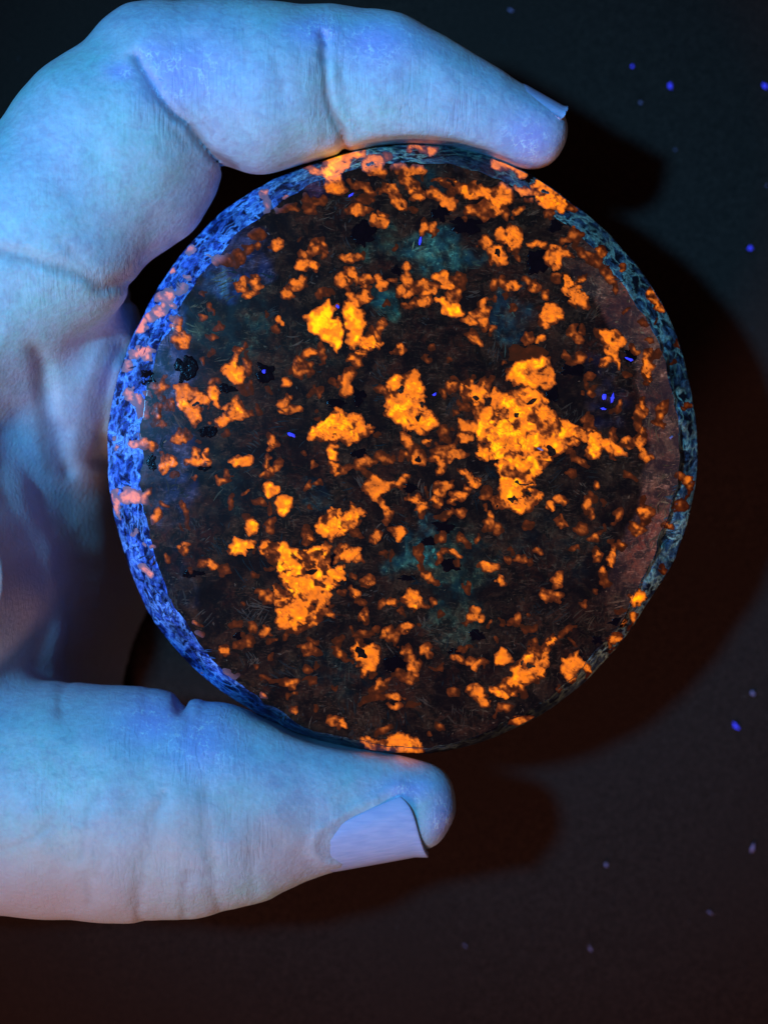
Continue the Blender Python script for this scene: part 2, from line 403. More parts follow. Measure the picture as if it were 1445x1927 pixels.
# ------------------------------------------------------------------ crystals: outlines in 3.8x tiles of the face
K = 1445 / 380.0
TILE = {'A': (200, 260), 'B': (570, 260), 'C': (940, 260), 'D': (200, 630), 'E': (570, 630), 'F': (940, 630),
        'G': (200, 1000), 'H': (570, 1000), 'I': (940, 1000)}
ELL = {  # x y rx ry angle intensity*100
'A': "1210 748 42 38 0 65;970 1055 40 48 0 60;1060 1010 30 35 0 60;1080 1065 28 30 0 55;1030 1125 45 28 0 60;1400 915 45 38 0 65;1430 840 40 50 0 50;1365 1040 55 38 -10 50;1305 1105 38 30 20 55;1255 1315 20 22 0 70;1345 500 45 22 0 40;1270 530 40 15 0 30;1115 390 26 26 0 75;1140 470 15 50 -10 33;1080 690 40 40 0 22;1010 800 30 25 0 28;590 800 30 30 0 45;460 955 20 22 0 60;430 1130 55 35 0 66;470 1180 40 25 0 45;400 1240 55 40 0 65;330 1270 40 30 0 60;250 1330 50 40 0 62;500 1380 45 35 0 55;510 1310 40 35 0 35;540 1080 40 30 0 35;560 1420 45 22 0 50;840 870 50 40 0 25;930 860 60 40 0 22",
'B': "230 340 70 50 0 55;90 230 60 30 0 45;515 185 72 65 0 65;590 150 25 25 0 50;580 250 20 30 0 40;790 70 50 28 0 60;905 72 45 28 0 60;780 240 85 38 0 60;700 215 40 20 0 50;620 370 50 42 0 60;690 460 65 35 40 64;770 330 70 35 30 50;815 405 55 40 0 55;940 390 50 28 30 45;1040 465 55 35 20 57;985 425 40 26 30 52;430 335 70 22 10 40;500 365 35 20 0 35;105 440 60 28 0 36;70 495 35 25 0 30;460 435 60 35 0 25;380 520 48 30 0 60;465 530 45 20 0 40;530 610 48 42 0 66;570 550 22 20 0 55;90 760 26 60 10 45;145 755 22 50 -20 45;855 650 28 60 0 56;925 660 40 50 -30 50;350 860 75 32 10 60;75 915 28 30 0 65;285 1025 50 42 0 65;365 990 30 52 -30 60;455 1015 45 38 20 60;560 1020 38 55 0 65;445 1120 50 42 0 60;135 1110 20 28 0 50;350 1150 45 40 0 70;750 1010 40 40 0 55;745 945 30 35 0 55;860 1060 60 60 0 57;920 1090 30 30 0 52;845 1160 55 30 0 60;700 1090 35 40 0 52;760 1090 40 30 0 52;760 1200 30 25 0 36;1000 1010 55 45 0 75;1020 1065 50 30 0 85;1080 1130 62 55 0 34;1130 1030 45 50 0 24;1310 1210 30 45 0 60;1240 1260 50 30 -30 60;1290 1320 32 55 0 60;1190 1320 60 25 25 60;1365 1365 28 25 0 45;1310 760 45 50 20 65;1385 840 60 68 0 65;1430 690 40 45 0 65;1400 190 55 50 0 76;560 1340 22 38 10 60;515 1400 18 40 -40 55;1200 1430 35 30 0 55;1360 1060 30 30 0 42;1430 1030 30 30 0 42",
'C': "160 365 50 22 25 70;525 470 26 50 10 38;470 360 35 20 30 34;40 400 50 60 0 57;130 530 30 26 0 55;40 550 30 40 0 36;0 840 42 60 0 65;250 740 38 35 0 60;310 770 30 28 0 60;340 545 22 35 0 30;520 680 30 40 0 34;470 720 40 30 -30 30;550 730 20 40 0 30;640 860 75 28 40 42;780 980 60 22 50 42;820 1060 13 45 0 44;725 820 40 40 0 40;570 1010 30 30 0 50;60 1040 65 35 0 48;120 1040 30 25 0 85;250 1080 40 30 0 65;225 1020 40 20 30 42;400 1000 25 30 0 36;535 1395 28 40 0 52;600 1370 20 20 0 30;210 1415 30 26 0 42;305 1425 20 22 0 75",
'D': "530 50 70 40 0 48;270 125 50 40 0 60;195 145 30 30 0 48;140 215 30 30 0 40;180 420 45 45 0 55;230 470 40 70 -30 50;270 530 25 60 0 40;380 360 55 35 0 45;440 490 30 40 0 50;360 540 35 60 0 40;385 630 30 20 0 35;1020 230 40 50 0 40;775 340 22 25 0 35;990 390 50 40 0 18;1400 230 50 60 0 45;1300 335 25 25 0 45;1255 480 40 40 0 60;1270 555 40 32 0 60;1345 525 42 24 0 60;1300 440 20 15 0 40;530 740 58 32 0 54;555 715 20 30 0 50;965 895 55 35 0 90;1180 760 32 55 -20 55;210 775 28 22 0 70;300 790 65 45 20 48;160 1140 45 40 0 50;220 1140 40 50 0 55;300 1160 28 45 0 40;70 1200 28 80 -12 60;355 1295 38 40 0 50;560 1260 26 55 -25 42;590 1320 14 40 -20 30;830 1040 40 25 0 45;1140 985 28 25 0 65;1180 970 35 30 0 65;1155 920 18 35 -15 55;1240 925 22 28 0 45;1185 1115 50 58 0 88;1270 1230 42 55 0 85;1095 1205 28 20 30 40;1185 1360 28 45 0 33;1090 550 18 22 0 34;1160 830 16 16 0 40;900 1190 25 40 0 25",
'E': "65 125 45 30 -20 55;135 120 22 65 0 45;30 230 65 35 30 42;685 120 45 28 0 55;685 95 24 26 0 55;1205 40 36 38 0 60;305 320 38 70 10 60;320 390 45 48 0 56;340 165 26 30 0 78;370 190 40 14 40 55;210 360 22 22 0 40;95 415 25 25 0 45;580 415 50 20 20 52;220 845 40 38 0 76;75 930 18 22 0 50;50 1080 25 18 0 50;450 915 60 28 -10 60;380 945 30 15 0 50;560 870 50 22 20 44;610 900 35 20 0 42;720 880 25 20 0 46;700 1070 50 26 -30 56;730 1035 22 25 0 50;590 1260 24 65 -15 60;740 770 26 70 -20 54;880 780 18 18 0 60;1050 385 32 32 0 60;985 420 14 22 0 42;1010 710 50 30 40 33;1000 830 60 38 -10 44;1095 870 50 38 0 70;1080 800 30 30 0 42;1000 1090 65 50 -30 60;960 1170 35 30 0 60;1120 1150 50 32 0 60;1070 1190 28 28 0 60;1130 1290 45 24 0 55;1165 1095 22 20 0 50;1300 1140 32 50 0 40;1340 1290 34 32 0 55;1310 1360 46 46 0 34;1385 1400 22 40 -25 40;700 1405 38 42 0 75;510 1420 45 45 0 45;1020 1280 50 18 -15 30;1190 650 60 36 10 70;1385 470 60 55 0 82;1300 560 50 60 0 78;1160 720 40 24 0 60;830 890 58 45 20 60;460 1000 70 12 35 34;650 1385 30 14 20 50;1150 520 40 22 40 45;1230 545 16 40 0 50",
'F': "765 200 32 30 0 65;965 95 28 35 0 50;545 10 30 22 20 45;575 55 30 40 0 40;570 170 42 28 0 45;480 150 25 22 0 33;305 20 20 22 0 75;210 20 35 20 0 42;655 415 16 28 0 45;1040 500 16 42 -10 60;1000 550 22 40 0 45;975 640 28 40 0 46;910 780 24 20 0 50;435 1175 34 24 0 60;365 1215 24 24 0 65;615 1215 26 65 15 50;645 1280 15 28 0 42;845 1300 18 38 0 45;1025 1250 30 32 0 60;1045 1310 26 42 10 52;1000 1390 55 28 10 52;955 1370 25 25 0 50;1040 1190 14 18 0 50;195 1365 40 30 0 28;570 1390 30 40 0 30;1345 1040 35 30 0 50;1370 1090 22 45 0 35;1280 1015 30 18 0 35;1280 1220 50 40 0 28;1285 60 45 22 20 26;840 800 55 24 45 74;790 830 46 22 60 72;560 705 60 40 30 80;765 800 40 30 0 74;930 760 26 22 0 55;605 660 45 10 -30 50;570 925 45 20 30 45;800 710 28 40 0 33;200 120 130 50 0 9;620 600 40 30 0 22;510 1000 30 20 0 24;930 990 30 12 40 30",  # wide faint ellipse above the largest patch paints its red halo
'G': "570 95 36 28 0 55;570 130 18 36 0 50;735 225 48 30 15 50;850 270 40 22 30 26;1045 5 30 20 0 82;295 275 28 34 0 64;1150 465 42 42 0 45;1110 430 26 20 0 36;1135 700 25 22 0 62;1045 705 24 26 0 34;855 835 36 24 40 72;1000 790 65 26 -15 28;925 660 30 20 0 22;1310 1080 52 30 0 42;1200 1055 50 9 0 30;1110 1188 24 20 0 50;1430 855 28 34 0 40;1430 40 36 36 0 50;890 1010 40 14 25 26;640 1030 30 14 0 20",
'H': "410 210 24 30 0 55;490 30 40 40 0 46;700 25 26 32 0 75;650 510 34 24 10 56;577 520 25 25 0 42;380 450 40 34 -30 66;460 350 26 32 0 45;285 435 20 20 0 50;350 400 20 20 0 36;435 600 40 40 0 45;410 510 35 25 0 30;175 590 40 17 30 66;945 500 34 30 0 30;735 690 52 32 -40 56;265 875 55 22 35 36;230 835 30 16 40 28;895 845 38 42 0 46;735 845 38 35 0 40;770 910 36 35 0 40;800 965 42 40 0 42;780 1040 42 28 -10 46;550 1115 60 22 -30 50;655 1170 46 20 10 52;645 1230 38 20 0 42;500 1190 60 22 -20 20;690 1050 45 13 10 30;575 1430 45 22 -20 36;1055 165 46 17 30 62;985 190 16 30 10 50;845 230 18 28 0 50;885 300 26 28 0 52;985 55 22 28 0 42;1160 75 24 50 -30 42;835 150 28 36 0 26;930 340 50 26 30 30;1325 250 60 32 20 70;1405 365 36 28 0 70;1225 590 44 38 -30 56;1190 630 26 20 0 56;1160 822 25 13 0 35;1105 905 46 26 10 50;1210 910 38 25 0 46;1265 945 40 24 -20 62;1245 1150 44 45 0 60;1275 1205 36 38 0 60;1075 1160 38 30 0 30;1005 1395 30 20 30 26;1425 1255 25 22 0 42;30 990 30 22 0 30;70 1060 35 25 0 24;45 840 34 30 0 38;100 855 24 20 0 34;80 780 34 18 20 30;250 770 30 20 0 22;440 720 50 18 -15 32;340 690 24 14 40 30;630 170 20 26 0 30;770 1230 30 12 0 20",
'I': "655 1035 38 28 0 26;975 610 30 30 0 46;990 670 28 42 20 40;960 720 30 26 0 34;820 875 32 28 0 24;665 68 38 32 0 50;685 175 26 36 0 50;735 300 30 28 0 50;290 130 26 18 30 50;75 205 22 36 -30 42;150 205 24 28 0 36;420 335 22 60 5 46;360 455 46 38 0 50;420 475 30 24 20 46;120 650 22 42 0 42;190 715 28 18 30 20;150 1350 60 22 -10 40;215 1330 35 16 0 30;30 1260 30 20 0 36;1000 2 40 16 0 60;1170 265 18 32 -20 30;765 355 28 22 0 25;480 730 50 12 -35 24;860 570 30 24 0 20",
}
POLY = [  # tile, intensity, break-up, outline
('B', .85, .25, "130 180 200 110 320 85 440 80 440 130 370 150 330 200 280 260 300 330 250 370 200 360 170 300 140 250"),
('B', .75, .45, "960 300 1100 290 1130 330 1260 320 1300 370 1445 370 1445 470 1390 490 1300 440 1180 430 1130 390 1050 370 980 330"),
('B', .60, .35, "1170 490 1330 480 1445 500 1430 540 1350 575 1250 555 1190 550"),
('B', 1.0, .0, "40 1290 110 1220 190 1170 215 1230 205 1275 270 1320 292 1390 290 1470 245 1535 190 1450 110 1410 60 1370"),
('B', .96, .0, "280 1190 340 1185 400 1230 430 1290 435 1360 410 1420 370 1490 340 1440 320 1370 305 1300 270 1240"),
('E', .78, .45, "400 20 500 0 575 50 500 100 420 180 400 150 370 120 410 90"),
('B', 1.0, .0, "945 1160 1000 1150 1060 1200 1100 1180 1150 1190 1150 1240 1080 1260 1010 1230"),
('C', .80, .2, "0 150 60 150 160 195 220 235 200 250 150 270 90 240 30 210 -20 200 -40 170"),
('C', .82, .3, "270 260 350 290 440 360 420 380 480 410 490 470 460 545 400 500 340 490 290 470 250 420 220 370 240 320"),
('C', .68, .45, "0 700 60 670 100 610 150 640 170 700 160 760 100 820 60 770 20 740"),
('C', .75, .2, "320 840 380 790 430 790 490 800 520 850 470 870 440 920 400 930 370 880 330 880"),
('C', .60, .2, "1090 1070 1150 1110 1190 1160 1200 1200 1150 1230 1110 1220 1070 1170 1050 1140"),
('C', .68, .6, "445 970 500 1010 560 1060 590 1090 620 1150 625 1200 595 1215 560 1190 530 1200 490 1150 460 1090 450 1040"),
('C', .76, .2, "285 1260 310 1180 370 1170 430 1230 440 1290 380 1320 330 1350 290 1310"),
('F', .76, .25, "690 -40 760 -50 850 -20 900 50 850 90 835 150 870 230 845 225 800 155 745 110 740 60"),
('D', .86, .15, "470 380 580 380 600 410 680 430 735 480 715 510 680 490 640 500 660 570 650 600 610 630 560 580 540 530 510 480 500 430"),
('D', .86, .0, "730 410 770 390 800 440 840 480 820 510 780 490 735 450"),
('D', .83, .2, "850 520 880 480 930 455 970 510 1000 550 970 590 920 610 880 620 850 650 800 640 800 590 870 570"),
('D', .84, .2, "830 270 880 170 920 100 970 85 990 105 930 140 930 220 980 220 1000 260 960 330 910 345 860 310"),
('D', .80, .35, "375 860 400 880 440 870 480 890 490 940 440 950 410 975 375 950"),
('D', .82, .1, "570 900 620 870 615 820 640 815 650 870 700 870 690 830 715 835 735 900 700 925 640 935 600 920"),
('D', .88, .1, "1010 1400 1020 1360 1065 1315 1105 1355 1090 1400 1060 1430 1030 1425"),
('E', .84, .3, "590 310 700 280 790 275 835 320 850 370 880 430 880 490 950 570 960 640 920 680 860 700 780 690 720 660 660 600 610 540 620 470 600 420"),
('E', 1.0, .0, "630 500 700 480 760 520 800 580 790 640 730 665 680 620 630 570"),
('E', .87, .45, "65 720 110 660 180 580 260 540 310 580 400 580 470 640 440 720 380 760 310 790 280 760 200 780 120 770"),
('E', .65, .3, "190 900 240 920 300 920 330 960 290 1000 240 1010 200 960"),
('E', .68, .2, "430 1080 480 1010 560 1020 640 1050 620 1110 570 1150 540 1200 490 1170 450 1120"),
('E', .87, .4, "90 1380 130 1330 200 1240 260 1240 300 1300 340 1210 420 1290 420 1360 370 1400 330 1380 290 1430 200 1445 130 1440"),
('E', .65, .2, "920 900 980 870 1040 920 1040 980 980 1010 950 980 980 940"),
('E', .75, .4, "1110 400 1140 350 1210 330 1260 370 1280 320 1350 340 1330 420 1290 470 1230 510 1150 460"),
('E', .70, .2, "1140 980 1200 990 1250 1040 1230 1090 1190 1050 1150 1010"),
('E', .65, .35, "720 1150 800 1120 830 1180 910 1210 910 1260 860 1280 820 1220 760 1190"),
('F', .86, .12, "50 340 60 260 110 190 200 170 260 170 300 155 350 210 395 300 390 330 340 360 280 395 160 390 100 350"),
('F', .86, .38, "-160 570 -100 560 -40 600 0 470 -60 440 -20 390 60 430 150 400 270 400 330 450 340 480 300 490 350 530 420 580 500 620 590 680 600 700 570 720 550 780 480 840 400 860 340 900 300 960 260 1000 250 1060 190 1080 280 1140 275 1200 200 1230 110 1265 30 1230 -80 1200 0 1160 0 880 -60 900 -120 890 -190 870 -150 780 -160 680"),
('F', .82, .35, "600 690 670 650 700 700 740 760 740 840 700 890 640 890 590 860 640 800 610 740"),
('F', .72, .2, "1010 220 1030 120 1070 115 1110 180 1100 250 1060 330 1030 290 1005 250"),
('F', .46, .1, "1140 530 1190 490 1210 540 1180 600 1150 650 1110 640 1140 590"),
('F', .62, .2, "950 720 1010 680 1050 690 1040 750 1020 800 1070 870 1030 910 1000 880 990 780"),
('F', .52, .1, "395 1330 430 1280 450 1330 470 1370 430 1380"),
('G', .86, .1, "890 140 920 60 1050 70 1040 110 980 150 930 145"),
('H', .85, .5, "-320 130 -270 75 -150 80 -80 110 -20 120 60 110 150 100 170 200 190 250 310 250 300 300 260 360 220 420 210 470 150 520 110 560 130 610 60 640 10 690 -80 715 -150 690 -190 640 -180 540 -210 440 -200 390 -130 380 -140 330 -200 250"),
('H', .68, .3, "215 140 260 90 330 110 400 130 410 170 350 220 310 200 250 190"),
('H', .80, .2, "710 470 770 410 800 430 830 420 845 490 880 530 820 545 760 550 720 520"),
('H', .50, .2, "560 760 590 690 630 680 660 720 700 740 670 800 630 800 600 770"),
('H', .70, .25, "360 860 400 810 450 820 490 790 540 830 555 920 520 960 500 1010 440 1015 430 980 450 940 390 940"),
('H', .66, .0, "185 1370 290 1330 315 1415 270 1400"),
('H', .74, .2, "410 1510 470 1470 520 1490 545 1520 600 1490 690 1440 760 1460 830 1500 880 1550 870 1590 700 1590 560 1570 470 1545"),
('H', .72, .0, "1370 850 1410 830 1445 850 1480 900 1500 930 1450 955 1400 940"),
('I', .73, .4, "-75 1130 -20 1090 30 1070 80 1010 130 950 180 860 210 810 260 800 270 850 310 830 350 770 390 740 425 760 390 810 330 880 330 950 290 1030 200 1100 110 1150 20 1175 -50 1150"),
('I', .74, .15, "430 910 490 910 550 880 580 930 640 940 670 990 620 1000 560 980 530 1020 530 1085 510 1080 500 1040 450 1030 430 1000 460 960"),
('I', .78, .0, "940 470 1015 420 1025 490 980 510"),
('I', .52, .2, "765 770 800 730 850 725 885 770 860 800 800 815"),
('I', .54, .1, "775 180 790 90 840 65 885 90 860 130 830 100 820 180 810 260 785 250"),
]
HOLES = "H 50 300 30 26;H 420 868 42 24;B 505 185 16 16;B 1385 838 16 14;C 0 838 14 16;C 320 365 34 16;D 660 478 24 16;E 715 400 26 20;E 830 890 22 22;E 860 480 22 22;E 1222 455 20 18;E 840 585 16 22;F 365 820 34 34;F 225 487 46 13;F 130 575 30 13;F 100 1175 20 18;F 160 1050 80 9;H 560 1495 36 16;H 655 1203 40 8;E 1310 465 24 30;I 215 955 16 26;I 165 935 16 20;G 1000 130 22 16"
shapes = []
for t, s in ELL.items():
    x0, y0 = TILE[t]
    for e in s.split(';'):
        x, y, a, b, an, it = map(float, e.split())
        shapes.append(('e', x0 + x / K, y0 + y / K, a / K, b / K, math.radians(an), it / 100, 0.08))
for t, it, br, s in POLY:
    q = np.array(list(map(float, s.split()))).reshape(-1, 2) / K + np.array(TILE[t])
    shapes.append(('p', q, it, br))
r2 = random.Random(3)
for k in range(260):         # the many faint grains between the ones that were traced
    a = r2.uniform(0, 6.283); rr = 545 * math.sqrt(r2.random())
    x, y = CX + rr * math.cos(a), CY + rr * math.sin(a)
    q = r2.uniform(2.2, 6.0)
    shapes.append(('e', x, y, q, q * r2.uniform(.5, 1.2), r2.uniform(0, 3), r2.choice((.2, .24, .28, .34, .42)), 0.0))

ST = 2.0
gx = np.arange(192, 1326, ST); gy = np.arange(258, 1436, ST)
GX, GY = np.meshgrid(gx, gy)
wx = GX + 6.5 * fbm(GX, GY, 26, 101) + 3.0 * lattice_noise(GX, GY, 7, 121)
wy = GY + 6.5 * fbm(GX, GY, 26, 141) + 3.0 * lattice_noise(GX, GY, 7, 161)
f1, f2, cid = worley(wx + 3 * fbm(GX, GY, 9, 15), wy + 3 * fbm(GX, GY, 9, 19), 17.0, 5)
vein = f2 - f1
g1, g2, cid2 = worley(wx, wy, 9.0, 8)
SD = np.full(GX.shape, -9.0); IN = np.zeros(GX.shape); BR = np.zeros(GX.shape)
for sh in shapes:
    if sh[0] == 'e':
        _, x, y, a, b, an, it, br = sh; R = max(a, b) + 16
    else:
        _, q, it, br = sh; x, y = (q.min(0) + q.max(0)) / 2; R = np.abs(q - [x, y]).max() + 16
    i0, i1 = np.searchsorted(gx, [x - R, x + R]); j0, j1 = np.searchsorted(gy, [y - R, y + R])
    sl = (slice(j0, j1), slice(i0, i1)); ux = wx[sl]; uy = wy[sl]
    if ux.size == 0: continue
    if sh[0] == 'e':
        ca, sa = math.cos(an), math.sin(an)
        u = ((ux - x) * ca + (uy - y) * sa) / a; v = (-(ux - x) * sa + (uy - y) * ca) / b
        d = (1 - np.sqrt(u * u + v * v)) * min(a, b)
    else:
        ins = np.zeros(ux.shape, bool); dm = np.full(ux.shape, 1e9)
        for k in range(len(q)):
            ax, ay = q[k]; bx, by = q[(k + 1) % len(q)]
            ex, ey = bx - ax, by - ay
            t = np.clip(((ux - ax) * ex + (uy - ay) * ey) / (ex * ex + ey * ey + 1e-9), 0, 1)
            dm = np.minimum(dm, np.hypot(ux - ax - t * ex, uy - ay - t * ey))
            c1 = (ay > uy) != (by > uy)
            if ay != by:
                ins ^= c1 & (ux < ex * (uy - ay) / (by - ay) + ax)
        d = np.where(ins, dm, -dm)
        d = d - br * 10 * sstep(.20, .02, vein[sl]) * (fbm(GX[sl], GY[sl], 60, 201, 2) + .6)
    d = d + (2.8 if sh[0] == 'e' else 3.5)
    edge = sstep(-1.0, 6.5 if sh[0] == 'e' else 8.0, d)  # dim reddish edge paints the glow spilling around each crystal
    val = it * (0.22 + 0.78 * edge)
    m_ = (d > SD[sl]) if sh[0] == 'e' else (d > np.minimum(SD[sl], 1.0))
    m_ &= ~((SD[sl] > 0) & (d > 0) & (IN[sl] > val))
    both = (d > 0) & (SD[sl] > 0)
    IN[sl] = np.where(both, np.maximum(IN[sl], val), np.where(d > SD[sl], val, IN[sl]))
    BR[sl] = np.where(d > SD[sl], br, BR[sl])
    SD[sl] = np.maximum(SD[sl], d)
for hsp in HOLES.split(';'):
    t, x, y, a, b = hsp.split(); x0, y0 = TILE[t]; x = x0 + float(x) / K; y = y0 + float(y) / K; a = float(a) / K; b = float(b) / K
    d = (np.hypot((wx - x) / a, (wy - y) / b) - 1) * min(a, b)
    SD = np.minimum(SD, d)
# keep inside the outline of the stone
th = np.arctan2(CY - GY, GX - CX); rr = np.hypot(GX - CX, GY - CY)
SD = np.minimum(SD, (R_OUT(th) - 2 - rr))
BLOT = fbm(wx + 2 * fbm(GX, GY, 8, 301), wy, 19, 311, 3)
SD = np.where(SD > 0, np.minimum(SD, 8 * (1.05 - BLOT * np.clip(BR * 2.2, 0, 1))), SD)
# brightness inside: grains, veins
IN = IN * (0.95 + 0.24 * cid) * (1 - (0.14 + .5 * BR) * sstep(.35, .0, vein) * sstep(-.3, .3, BLOT)) * (1 - (.12 + 1.15 * BR) * sstep(.05, .50, BLOT)) * (0.94 + .2 * fbm(GX, GY, 12, 77, 2)) * (1 - (.08 + .5 * BR) * sstep(.22, .0, g2 - g1) * sstep(-.5, .2, fbm(GX, GY, 30, 401, 2)))
IN = IN * np.where(IN < .5, np.clip(.95 + .75 * fbm(GX, GY, 9, 431, 3), .25, 1.5), 1)
RAMP_X = np.array([0, .12, .25, .36, .5, .62, .75, .88, 1.02, 1.3])
RAMP_C = np.array([(.010, .002, .001), (.030, .004, .0012), (.095, .016, .003), (.23, .046, .007), (.50, .108, .012), (.80, .17, .011),
                   (1.02, .212, .008), (1.12, .27, .006), (1.22, .56, .003), (1.28, .82, .002)])
G_COL = np.stack([np.interp(IN, RAMP_X, RAMP_C[:, k]) for k in range(3)], -1)
sr = rr / R_IN(th)
pink = .6 * sstep(.96, 1.04, sr) * sstep(-.3, -.7, np.cos(th)) + .25 * sstep(.97, 1.02, sr) * sstep(.55, .85, np.sin(th)) * sstep(.3, .0, np.cos(th) - .25)  # lamp reflection on left and top rim crystals, painted as paler body colour
pink = np.clip(pink, 0, 1)
B_COL = np.array([.06, .012, .004])[None, None] * (1 - pink[..., None]) + np.array([.55, .34, .42])[None, None] * pink[..., None]

inside = (SD[:-1, :-1] + SD[1:, :-1] + SD[:-1, 1:] + SD[1:, 1:]) > 0
lab = np.zeros(inside.shape, np.int32); comps = []
H_, W_ = inside.shape
for j, i in zip(*np.nonzero(inside)):
    if lab[j, i]: continue
    k = len(comps) + 1; lab[j, i] = k; st = [(j, i)]; cells = []
    while st:
        a, b = st.pop(); cells.append((a, b))
        for c_, d_ in ((a + 1, b), (a - 1, b), (a, b + 1), (a, b - 1)):
            if 0 <= c_ < H_ and 0 <= d_ < W_ and inside[c_, d_] and not lab[c_, d_]:
                lab[c_, d_] = k; st.append((c_, d_))
    comps.append(np.array(cells))
comps = [c for c in comps if len(c) >= 3]
comps.sort(key=lambda c: -len(c))
gyv, gxv = np.gradient(SD, ST)
g2m = gxv ** 2 + gyv ** 2 + 1e-3
cnt = np.zeros(SD.shape)
for a in (0, 1):
    for b in (0, 1):
        cnt[a:a + H_, b:b + W_] += inside
bnd = (cnt > 0) & (cnt < 4)
sx = np.clip(-SD * gxv / g2m, -1.3, 1.3) * bnd; sy = np.clip(-SD * gyv / g2m, -1.3, 1.3) * bnd
VX = GX + sx; VY = GY + sy
VZ = stone_z(VX, VY)
relief = .012 + .010 * sstep(0, 8, SD) * (.5 + .5 * fbm(GX, GY, 10, 33, 2))

def crystal_geo(cells, off=0):
    j, i = cells[:, 0], cells[:, 1]
    W1 = W_ + 1
    q = np.stack([j * W1 + i, (j + 1) * W1 + i, (j + 1) * W1 + i + 1, j * W1 + i + 1], 1)
    u, inv = np.unique(q, return_inverse=True); q2 = inv.reshape(-1, 4)
    jj, ii = u // W1, u % W1
    kz = (CAMH - VZ[jj, ii]) / CAMH / PXMM
    top = np.stack([(VX[jj, ii] - 722.5) * kz, (963.5 - VY[jj, ii]) * kz, VZ[jj, ii] + relief[jj, ii]], 1)
    e = np.concatenate([q2[:, [0, 1]], q2[:, [1, 2]], q2[:, [2, 3]], q2[:, [3, 0]]])
    key = e[:, 0].astype(np.int64) * len(u) + e[:, 1]; rev = e[:, 1].astype(np.int64) * len(u) + e[:, 0]
    be = e[~np.isin(key, rev)]
    bu, binv = np.unique(be, return_inverse=True); binv = binv.reshape(-1, 2)
    bot = top[bu].copy(); bot[:, 2] -= 0.35
    n0 = len(top); n1_ = n0 + len(bu)
    sk = np.stack([n0 + binv[:, 1], n0 + binv[:, 0], n1_ + binv[:, 0], n1_ + binv[:, 1]], 1)
    V = np.concatenate([top, top[bu], bot]); F = np.concatenate([q2, sk])
    ge = G_COL[jj, ii]; be_ = B_COL[jj, ii]
    gl = np.concatenate([ge, ge[bu] * .5, ge[bu] * .5]); bo = np.concatenate([be_, be_[bu], be_[bu]])
    return V, F + off, gl, bo
for c in comps[:299]:
    V, F, gl, bo = crystal_geo(c)
    mesh('crystal', V, F, M_CRYSTAL, stone, cols={'glow': gl, 'body': bo})
acc = [[], [], [], []]; off = 0
for c in comps[299:]:
    V, F, gl, bo = crystal_geo(c, off); off += len(V)
    for k, v in enumerate((V, F, gl, bo)): acc[k].append(v)
if off:
    V, F, gl, bo = [np.concatenate(a) for a in acc]
    o = mesh('crystal_dust', V, F, M_CRYSTAL, stone, cols={'glow': gl, 'body': bo}); o['kind'] = 'stuff'

# black grains, flush with the polish
GR = "B 420 700 100 115;B 1180 620 150 62;C 270 880 105 105;D 560 240 80 100;D 720 690 66 62;D 330 910 40 66;D 700 950 48 28;D 860 380 70 45;D 1140 270 75 75;E 760 1090 60 40;E 1000 1370 100 50;E 240 500 100 36;H 1060 240 95 56;H 750 335 70 28;H 900 70 55 42;H 1080 860 95 28;H 205 200 40 60;F 925 150 48 78;F 370 430 46 70;C 205 285 55 42;I 850 650 75 40;G 940 750 40 30;B 660 950 50 40;D 300 300 60 70;H 650 950 80 90;E 400 440 60 70;F 500 250 90 60;I 700 780 60 50;H 1250 740 60 40;G 620 300 90 30;B 980 540 70 60;E 400 850 70 40;C 400 620 60 50"
for hsp in GR.split(';'):
    t, x, y, a, b = hsp.split(); x0, y0 = TILE[t]; x = x0 + float(x) / K; y = y0 + float(y) / K; a = float(a) / K; b = float(b) / K
    an = np.linspace(0, 2 * np.pi, 28, endpoint=False)
    V = []; F = []
    jag = .82 + .42 * fbm(3 * np.cos(an) + x, 3 * np.sin(an) + y, 1.5, 9, 3)
    for k, q in enumerate((0.02, .5, .85, 1.0, 1.04)):
        px = x + a * q * jag * np.cos(an); py = y + b * q * jag * np.sin(an)
        z = stone_z(px, py) + (.008 if k < 4 else -.2)
        kz = (CAMH - z) / CAMH / PXMM
        V.append(np.stack([(px - 722.5) * kz, (963.5 - py) * kz, z], 1))
    i = np.arange(28); j = (i + 1) % 28
    F = np.concatenate([np.stack([k * 28 + j, k * 28 + i, (k + 1) * 28 + i, (k + 1) * 28 + j], 1) for k in range(4)] )
    mesh('black_grain', np.concatenate(V), F, M_GRAIN, stone)

# pale fibrous laths in the dark matrix
V, F, T = [], [], []
r3 = np.random.default_rng(12)
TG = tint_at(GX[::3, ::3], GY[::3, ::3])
nf = 0
GRC = []
for hsp in GR.split(';'):
    t, x, y, a, b = hsp.split(); GRC.append((TILE[t][0] + float(x) / K, TILE[t][1] + float(y) / K, float(a) / K + 2, float(b) / K + 2))
todo = []
for b_ in range(210):
    a = r3.uniform(0, 2 * np.pi); q = 555 * math.sqrt(r3.random()); bx_, by_ = CX + q * math.cos(a), CY - q * math.sin(a)
    an0 = r3.uniform(0, np.pi); fan = r3.normal(0, .02); sp = r3.uniform(7, 20); bl_ = r3.uniform(.15, 1.0) ** 1.6; ln = r3.uniform(8, 30); bd = r3.normal(0, .10)
    for q in range(int(r3.uniform(5, 15))):
        ox, oy = r3.normal(0, sp * .6), r3.normal(0, sp)
        todo.append((bx_ + ox * math.cos(an0) - oy * math.sin(an0), by_ + ox * math.sin(an0) + oy * math.cos(an0), an0 + fan * oy + r3.normal(0, .12), ln * r3.uniform(.4, 1.3), bd + r3.normal(0, .03), bl_ * r3.uniform(.4, 1)))
